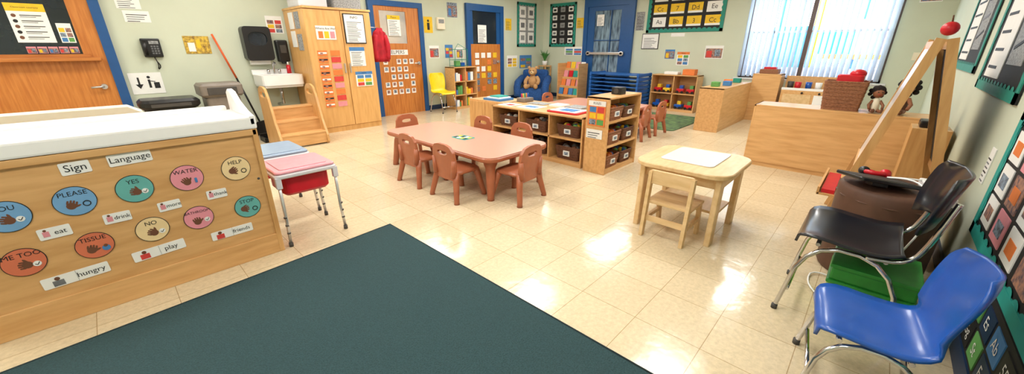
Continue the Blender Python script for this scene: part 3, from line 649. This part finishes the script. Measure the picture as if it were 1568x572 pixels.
def shell_chair(name,m,seat,scale,loc,rz,split=False,wd=.46):
    b=B(name);h=seat;w=wd/2
    prof=[(.22,-.03),(.2,0.0),(.12,.005),(0,-.01),(-.1,-.012),(-.17,.01),(-.205,.06),(-.225,.13),(-.24,.22),(-.26,.31),(-.275,.38),(-.285,.42)]
    wid=[.78,.92,1,1,.98,.9,.84,.86,.92,.95,.88,.66]
    if split:
        seatp=prof[:6];backp=[(-.235,.16),(-.24,.2),(-.25,.26),(-.262,.32),(-.275,.37),(-.285,.395)]
        sets=[(seatp,[.8,.95,1,1,.97,.9]),(backp,[.75,.95,1,1,.95,.75])]
    else: sets=[(prof,wid)]
    for P,W in sets:
        Q=[P[0]];R=[W[0]]
        for i in range(len(P)-1):
            Q+=[tuple(P[i][k]*.75+P[i+1][k]*.25 for k in(0,1)),tuple(P[i][k]*.25+P[i+1][k]*.75 for k in(0,1))];R+=[W[i]*.75+W[i+1]*.25,W[i]*.25+W[i+1]*.75]
        Q.append(P[-1]);R.append(W[-1]);P,W=Q,R
        G=[]
        for (y,z),ww in zip(P,W):
            row=[];bk=max(0,min(1,(z-.02)/.1))
            for j in range(13):
                q=-1+j/6;e=abs(q)**3
                row.append((q*w*ww,(y+.06*e*bk)*scale,h+(z*1.0+.022*e*(1-bk))*scale-(.03*e if z==P[0][1] else 0)))
            G.append(row)
        b.surf(G,.012,m)
    r=.011
    for s_ in(-1,1):
        x=s_*w*.78
        b.sweep([(x*1.12,.23*scale,.012),(x,.17*scale,h-.03),(x,-.15*scale,h-.03),(x*1.12,-.24*scale,.012)],r,CHROME,10,smooth=2)
        for yy in(.23,-.24): b.cyl((x*1.12,yy*scale,0),(x*1.12,yy*scale,.025),.015,.015,DGREY,10)
        if split: b.sweep([(x,-.05,h-.03),(x,-.19,h-.01),(x,-.23,h+.12),(x*.95,-.26,h+.3)],r,CHROME,10,smooth=2)
    b.sweep([(-w*.78,.13*scale,h-.03),(w*.78,.13*scale,h-.03)],r*.9,CHROME,8);b.sweep([(-w*.78,-.12*scale,h-.03),(w*.78,-.12*scale,h-.03)],r*.9,CHROME,8)
    b.sweep([(-w*.84,.2*scale,h*.3),(w*.84,.2*scale,h*.3)],r*.8,CHROME,8)
    return b.done(loc,rz)
shell_chair('yellow_chair',YEL,.42,.95,(5.12,6.95,0),pi,False,.44)
shell_chair('black_chair',SATBL,.45,1.0,(2.48,-.09,0),0,True,.52)
shell_chair('blue_chair',BLUE,.33,.8,(1.86,-.2,0),.12,False,.4)

shelf('wooden_bookcase',.68,.33,.93,[.3,.6],[.34],(5.48,6.98,0),0,WOOD)
b=B('books_and_toys')
random.seed(3)
for z in(.052,.322,.622):
    for x0 in(5.51,5.84):
        x=x0
        while x<x0+.22:
            w=random.uniform(.03,.08);b.box((x,7.03,z),(x+w,7.22,z+random.uniform(.1,.2)),random.choice([RED,YCARD,BCARD,GCARD,PAPER,OCARD]));x+=w+.01
b.done()
b=B('wire_display_basket')
for x in(5.58,5.94): 
    for y in(7.05,7.25): b.sweep([(x,y,.931),(x,y,1.3)],.006,TEAL,6)
for z in(.95,1.08,1.3):
    b.sweep([(5.58,7.05,z),(5.94,7.05,z),(5.94,7.25,z),(5.58,7.25,z)],.005,TEAL,6,closed=True)
b.box((5.62,7.07,.935),(5.74,7.15,1.06),GCARD);b.box((5.78,7.09,.935),(5.89,7.19,1.02),BLUE);b.sweep([(5.58,7.05,1.3),(5.76,7.15,1.42),(5.94,7.05,1.3)],.005,TEAL,6);b.done()
b=B('blue_plush_armchair')
b.T=Matrix.Translation((8.1,6.88,0))@Matrix.Rotation(math.radians(-62),4,'Z')
b.box((-.34,-.34,0.001),(.34,.25,.32),BLUEP,.08);b.box((-.36,.16,.05),(.36,.36,.78),BLUEP,.1)
for s_ in(-1,1): b.sweep([(s_*.38,-.3,.11),(s_*.38,-.3,.42),(s_*.38,.0,.5),(s_*.36,.24,.55)],[.09,.1,.1,.09],BLUEP,12,smooth=1)
b.done()
b=B('teddy_bear');b.T=Matrix.Translation((8.0,6.83,.31))@Matrix.Rotation(math.radians(-62),4,'Z')@Matrix.Scale(1.2,4)
b.sph((0,.02,.14),(.11,.1,.15),FUR);b.sph((0,0,.36),(.1,.09,.09),FUR);b.sph((0,-.08,.34),(.045,.04,.035),mat('bear_muzzle',(226,196,150),.9));b.sph((0,-.118,.35),(.014,.01,.01),INK)
for s_ in(-1,1):
    b.sph((s_*.08,0,.44),(.035,.02,.035),FUR);b.sph((s_*.035,-.08,.385),.01,INK)
    b.sweep([(s_*.09,0,.24),(s_*.15,-.04,.17),(s_*.14,-.1,.12)],[.045,.042,.04],FUR,10,smooth=1);b.sph((s_*.14,-.1,.12),.042,FUR)
    b.sweep([(s_*.07,-.02,.05),(s_*.1,-.14,.045),(s_*.11,-.2,.05)],[.055,.05,.048],FUR,10);b.sph((s_*.11,-.21,.06),(.048,.03,.055),FUR)
b.done()
b=B('book_display_rack');b.box((8.64,5.75,0),(8.95,6.38,.1),WOOD);
for s_ in(5.73,6.38): b.box((8.52,s_,0),(8.95,s_+.02,.95),WOOD,.004)
random.seed(5)
for i in range(4):
    z=.1+.22*i;x=8.53+.1*i;b.box((x,5.75,z),(x+.02,6.38,z+.06),WOOD)
    for j in range(4): b.beam((x+.03,5.84+.155*j,z+.01),(x+.08,5.84+.155*j,z+.22),.13,.012,random.choice([RED,YCARD,BCARD,PAPER,TEALB,OCARD,PCARD]),(0,1,0))
b.done()
b=B('potted_plant');b.cyl((8.9,7.15,.861),(8.9,7.15,.98),.06,.075,WHITE)
for k in range(10):
    a=k*.63;b.sweep([(8.9,7.15,.97),(8.9+.06*math.cos(a),7.15+.06*math.sin(a),1.12+.02*(k%3)),(8.9+.16*math.cos(a),7.15+.13*math.sin(a),1.16+.04*(k%4))],[.006,.02,.003],LEAF,6,smooth=1)
b.done()
b=B('plant_stand');b.box((8.76,7.01,.83),(9.04,7.29,.86),WOOD,.004)
for x in(8.78,9.02):
    for y in(7.03,7.27): b.box((x-.015,y-.015,0),(x+.015,y+.015,.83),WOOD)
b.done()
b=B('stacked_cots')
for i in range(9):
    z=.02+.088*i;b.box((8.12,3.9+.01*(i%2),z+.03),(8.75,5.08+.01*(i%3),z+.05),BLUEM,.005)
    for y in(3.88,5.08): b.box((8.1,y,z),(8.77,y+.05,z+.07),BLUEM,.01)
for x in(8.12,8.72):
    for y in(3.89,5.09): b.box((x,y,0),(x+.04,y+.04,.8),BLUEM)
b.done()
shelf('toy_shelf',1.0,.36,.78,[.37],[.5],(8.68,3.84,0),-pi/2)
b=B('toy_vehicles');random.seed(9)
for z in(.052,.392):
    for y in(2.98,3.2,3.5,3.7):
        m=random.choice([RED,YCARD,BLUE,RED]);b.box((8.74,y-.08,z+.03),(8.9,y+.08,z+.1),m,.01);b.box((8.78,y-.05,z+.09),(8.88,y+.03,z+.17),random.choice([RED,YCARD,GCARD,BLUE]),.01)
        for dy in(-.05,.05): b.cyl((8.73,y+dy,z+.03),(8.755,y+dy,z+.03),.028,.028,BLACK,10)
b.done()
b=B('toy_bins');b.box((8.75,2.95,.781),(8.95,3.2,.9),OCARD,.01);b.box((8.75,3.3,.781),(8.95,3.6,.84),PAPER,.01);b.done()
shelf('block_shelf',1.7,.38,.72,[.36],[.85],(8.6,2.2,0),pi)
b=B('toy_blocks');
for i,(x,y,m) in enumerate(((7.2,2.05,GCARD),(7.5,1.95,BCARD),(7.9,2.05,OCARD),(8.3,2.0,TEAL))): b.box((x-.06,y-.06,.721),(x+.06,y+.06,.8),m,.008)
b.done()
shelf('small_wooden_shelf',.46,.36,.88,[.42],[],(9.0,1.37,0),pi/2,WOOD)
b=B('toy_baskets');b.box((8.7,1.45,.881),(8.95,1.75,.96),BASKL,.01);b.box((8.75,1.5,.93),(8.88,1.7,1.0),RED,.01);b.done()
b=B('play_kitchen');b.box((8.6,.35,0),(8.96,1.32,.62),WOOD,.005);b.box((8.59,.4,.05),(8.6,.82,.55),WHITE);b.box((8.59,.86,.05),(8.6,1.28,.55),PALE)
b.box((8.9,.35,.62),(8.96,1.32,.85),WOOD);b.box((8.6,.35,.62),(8.62,1.32,.66),WHITE)
for y in (.5,.75,1.0): b.cyl((8.75,y,.62),(8.75,y,.63),.07,.07,BLACK);b.cyl((8.59,y,.58),(8.575,y,.58),.018,.018,BLACK,10)
for i,y in enumerate((.45,.6,.8,.95,1.1,1.22)): b.cyl((8.7+.06*(i%2),y,.631),(8.7+.06*(i%2),y,.76),.045,.05,[RED,YEL,WHITE,BLUE,RED,DGREY][i],12)
b.done()
shelf('classroom_shelf',1.47,.4,.72,[.36],[.73],(5.65,-.44,0),pi/2,WOOD)
basket(.36,.28,.29,(5.45,.27,.721),-pi/2,BASKL,None,'wicker_basket',False)
b=B('red_toy_bin');b.prism(rr(5.36,.14,5.54,.36,.04),.93,1.08,RED,.01);b.sph((5.45,.2,1.09),(.07,.07,.045),RED);b.done()
for k,(y,m,sc_) in enumerate(((.0,CREAM,.72),(-.19,BROWN,.95))):
    b=B('rag_doll');b.T=Matrix.Translation((5.4+.04*k,y,.7225))@Matrix.Rotation(-pi/2+.3-.6*k,4,'Z')@Matrix.Scale(sc_,4)
    b.sweep([(0,0,.012),(0,0,.03),(0,0,.1),(0,0,.17),(0,0,.2)],[.045,.055,.05,.04,.02],m,12);b.sph((0,0,.27),(.065,.06,.07),DSK);b.sph((0,.02,.3),(.08,.07,.07),HAIR)
    for a in range(10): b.sph((.075*math.cos(a*.7),.035+.035*abs(math.sin(a)),.27+.075*math.sin(a*.7)),.028,HAIR,8)
    for s_ in(-1,1):
        b.sweep([(s_*.04,0,.16),(s_*.08,-.03,.1),(s_*.07,-.06,.05)],[.02,.018,.016],DSK,8);b.sweep([(s_*.03,0,.028),(s_*.04,-.1,.026),(s_*.05,-.14,.028)],[.025,.022,.02],DSK,8);b.sph((s_*.05,-.15,.035),(.02,.025,.03),BASK,8);b.sph((s_*.022,-.058,.28),.007,INK,8)
    b.sweep([(-.02,-.059,.25),(0,-.062,.244),(.02,-.059,.25)],.003,RED,6);b.done()
# easel
b=B('wooden_easel');ea,eb=3.62,4.3;ry=-.22;zt=1.4
for x in(ea,eb):
    b.beam((x,.1,0),(x,ry+.02,zt),.022,.05,WOODV);b.beam((x,-.5,0),(x,ry-.03,zt),.022,.05,WOODV)
    b.beam((x,.03,.3),(x,-.44,.3),.018,.035,WOOD)
def on(z,side):
    return (.1+(ry+.02-.1)*z/zt) if side>0 else (-.5+(ry-.03+.5)*z/zt)
for sd in(1,-1):
    z0,z1=.52,1.36;o=.012*sd
    b.beam(((ea+eb)/2,on(z0,sd)+o,z0),((ea+eb)/2,on(z1,sd)+o,z1),eb-ea-.04,.012,WBRD if sd>0 else BOARD)
    for z in(z0,z1,.3): b.beam((ea,on(z,sd)+o,z),(eb,on(z,sd)+o,z),.05,.022,WOOD,(0,0,1))
b.box((ea,on(.3,1),.28),(eb,on(.3,1)+.13,.295),WOOD);b.box((ea,on(.3,1)+.12,.28),(eb,on(.3,1)+.135,.34),WOOD);b.box((ea+.02,on(.3,1)+.03,.296),(eb-.1,on(.3,1)+.11,.325),RED)
b.done()
b=B('apple_timer');b.sph((3.62,-.22,1.455),(.042,.042,.04),RED);b.cyl((3.62,-.22,1.49),(3.62,-.215,1.53),.005,.004,BASK,6);b.done()
b=B('brown_drum_stool');c=(3.1,-.2)
b.sweep([(c[0],c[1],0.001),(c[0],c[1],.02),(c[0],c[1],.5),(c[0],c[1],.55),(c[0],c[1],.575)],[.24,.25,.25,.252,.235],BROWN,36);b.sweep([(c[0]+.252*math.cos(t/6*pi),c[1]+.252*math.sin(t/6*pi),.5) for t in range(12)],.005,BROWN,6,closed=True);b.done()
b=B('tablet_computer');b.T=Matrix.Translation((3.02,-.12,.615))@Matrix.Rotation(.5,4,'Z')@Matrix.Rotation(.12,4,'X')@Matrix.Rotation(.12,4,'Y')
b.prism(rr(-.13,-.16,.13,.16,.02),-.008,.012,BLACK,.004);b.prism(rr(-.11,-.14,.11,.14,.005,2),.012,.0135,SCREEN);b.box((-.03,-.04,-.035),(.03,.04,-.008),BLACK);b.done()
b=B('red_headphones');b.sweep([(3.25+.05*math.cos(a*.4),-.1+.05*math.sin(a*.4),.59+.02*abs(math.sin(a*.2))) for a in range(15)],.014,RED,8);b.sph((3.25,-.05,.605),(.035,.03,.028),BLACK);b.sph((3.25,-.15,.605),(.035,.03,.028),RED);b.done()
b=B('power_strip');b.T=Matrix.Translation((3.02,-.36,.6))@Matrix.Rotation(.15,4,'Z');b.box((-.2,-.035,-.02),(.2,.035,.025),WHITE,.008)
for i in range(5): b.box((-.14+.06*i,-.012,.025),(-.11+.06*i,.012,.027),GRAYP)
b.sweep([(.15,.03,.02),(.1,.12,.03),(.18,.2,.0),(.02,.1,.05),(-.1,.06,.03),(-.2,0,0),(-.22,.03,-.05),(-.24,.1,-.3),(-.22,.2,-.585),(-.1,.42,-.588),(-.3,.46,-.588),(-.45,.4,-.588)],.005,WHITE,6,smooth=2);b.done()
b=B('black_backpack');b.prism(rr(3.36,-.5,3.59,-.28,.06),0.001,.5,BLACK,.04);b.sweep([(3.42,-.4,.5),(3.47,-.4,.58),(3.52,-.4,.5)],.012,BLACK,8,smooth=1);b.done()
b=B('walkie_talkie_stand');b.T=Matrix.Translation((4.85,-.4,.0));b.box((-.15,-.12,.0),(.15,.12,.7),WOODV,.004);b.box((-.09,-.08,.7),(.09,.08,.76),BLACK,.015);b.box((-.03,-.03,.76),(.03,.02,.9),BLACK,.01);b.sweep([(0.015,-.01,.9),(.015,-.01,1.0)],[.009,.006],BLACK,8);b.done()
b=B('green_storage_box');gx0,gx1,gy0,gy1=2.36,2.68,-.36,-.04
b.box((gx0,gy0,0.001),(gx1,gy1,.2),LIME,.01);b.box((gx0-.01,gy0-.01,.2),(gx1+.01,gy1+.01,.22),GREEN,.008);b.box((gx0,gy0,.22),(gx1,gy1,.29),GREEN,.01);b.box((gx0-.01,gy0-.01,.29),(gx1+.01,gy1+.01,.31),GREEN,.006)
for i in range(4):
    for j in range(3):
        P=circ(gy0+.05+.075*i,.04+.06*j,.018,12);b.add([(gx0-.0015,p[0],p[1]) for p in P],[tuple(range(12))],LIMED);P=circ(gx0+.04+.075*i,.04+.06*j,.018,12);b.add([(p[0],gy1+.0015,p[1]) for p in P],[tuple(range(12))],LIMED)
b.done()

# ---------------------------------------------------------------- lights
EM=mat('light_diffuser',(255,252,244),.5,var=0,emit=1.5)
for x in(-1.2,1.4,4.0,6.8):
    for y in(1.2,3.5,5.9):
        b=B('ceiling_light');b.box((x-.62,y-.32,HT-.05),(x+.62,y+.32,HT-.001),WHITE);b.box((x-.6,y-.3,HT-.055),(x+.6,y+.3,HT-.05),EM);b.done()
        l=bpy.data.lights.new('ceiling_lamp','AREA');l.shape='RECTANGLE';l.size=1.2;l.size_y=.6;l.energy=35;l.color=(1,.985,.955)
        o=bpy.data.objects.new('ceiling_lamp',l);sc.collection.objects.link(o);o.location=(x,y,HT-.07)
w=bpy.data.worlds.new('sky');sc.world=w;w.use_nodes=True;bg=w.node_tree.nodes['Background']
sk=w.node_tree.nodes.new('ShaderNodeTexSky');sk.sky_type='HOSEK_WILKIE';sk.sun_direction=(-.4,.3,.85);sk.turbidity=4
mx=w.node_tree.nodes.new('ShaderNodeMix');mx.data_type='RGBA';mx.inputs['Factor'].default_value=.8;mx.inputs['B'].default_value=(.78,.9,1,1)
w.node_tree.links.new(sk.outputs[0],mx.inputs['A']);w.node_tree.links.new(mx.outputs['Result'],bg.inputs[0]);bg.inputs[1].default_value=10.0
# ---------------------------------------------------------------- camera
cam=bpy.data.cameras.new('camera');co=bpy.data.objects.new('camera',cam);sc.collection.objects.link(co)
co.location=(0,0,1.35);co.rotation_euler=(math.radians(90-20.3),0,math.radians(-46.5));cam.sensor_width=36;cam.lens=578/1568*36;cam.clip_start=.02
sc.camera=co
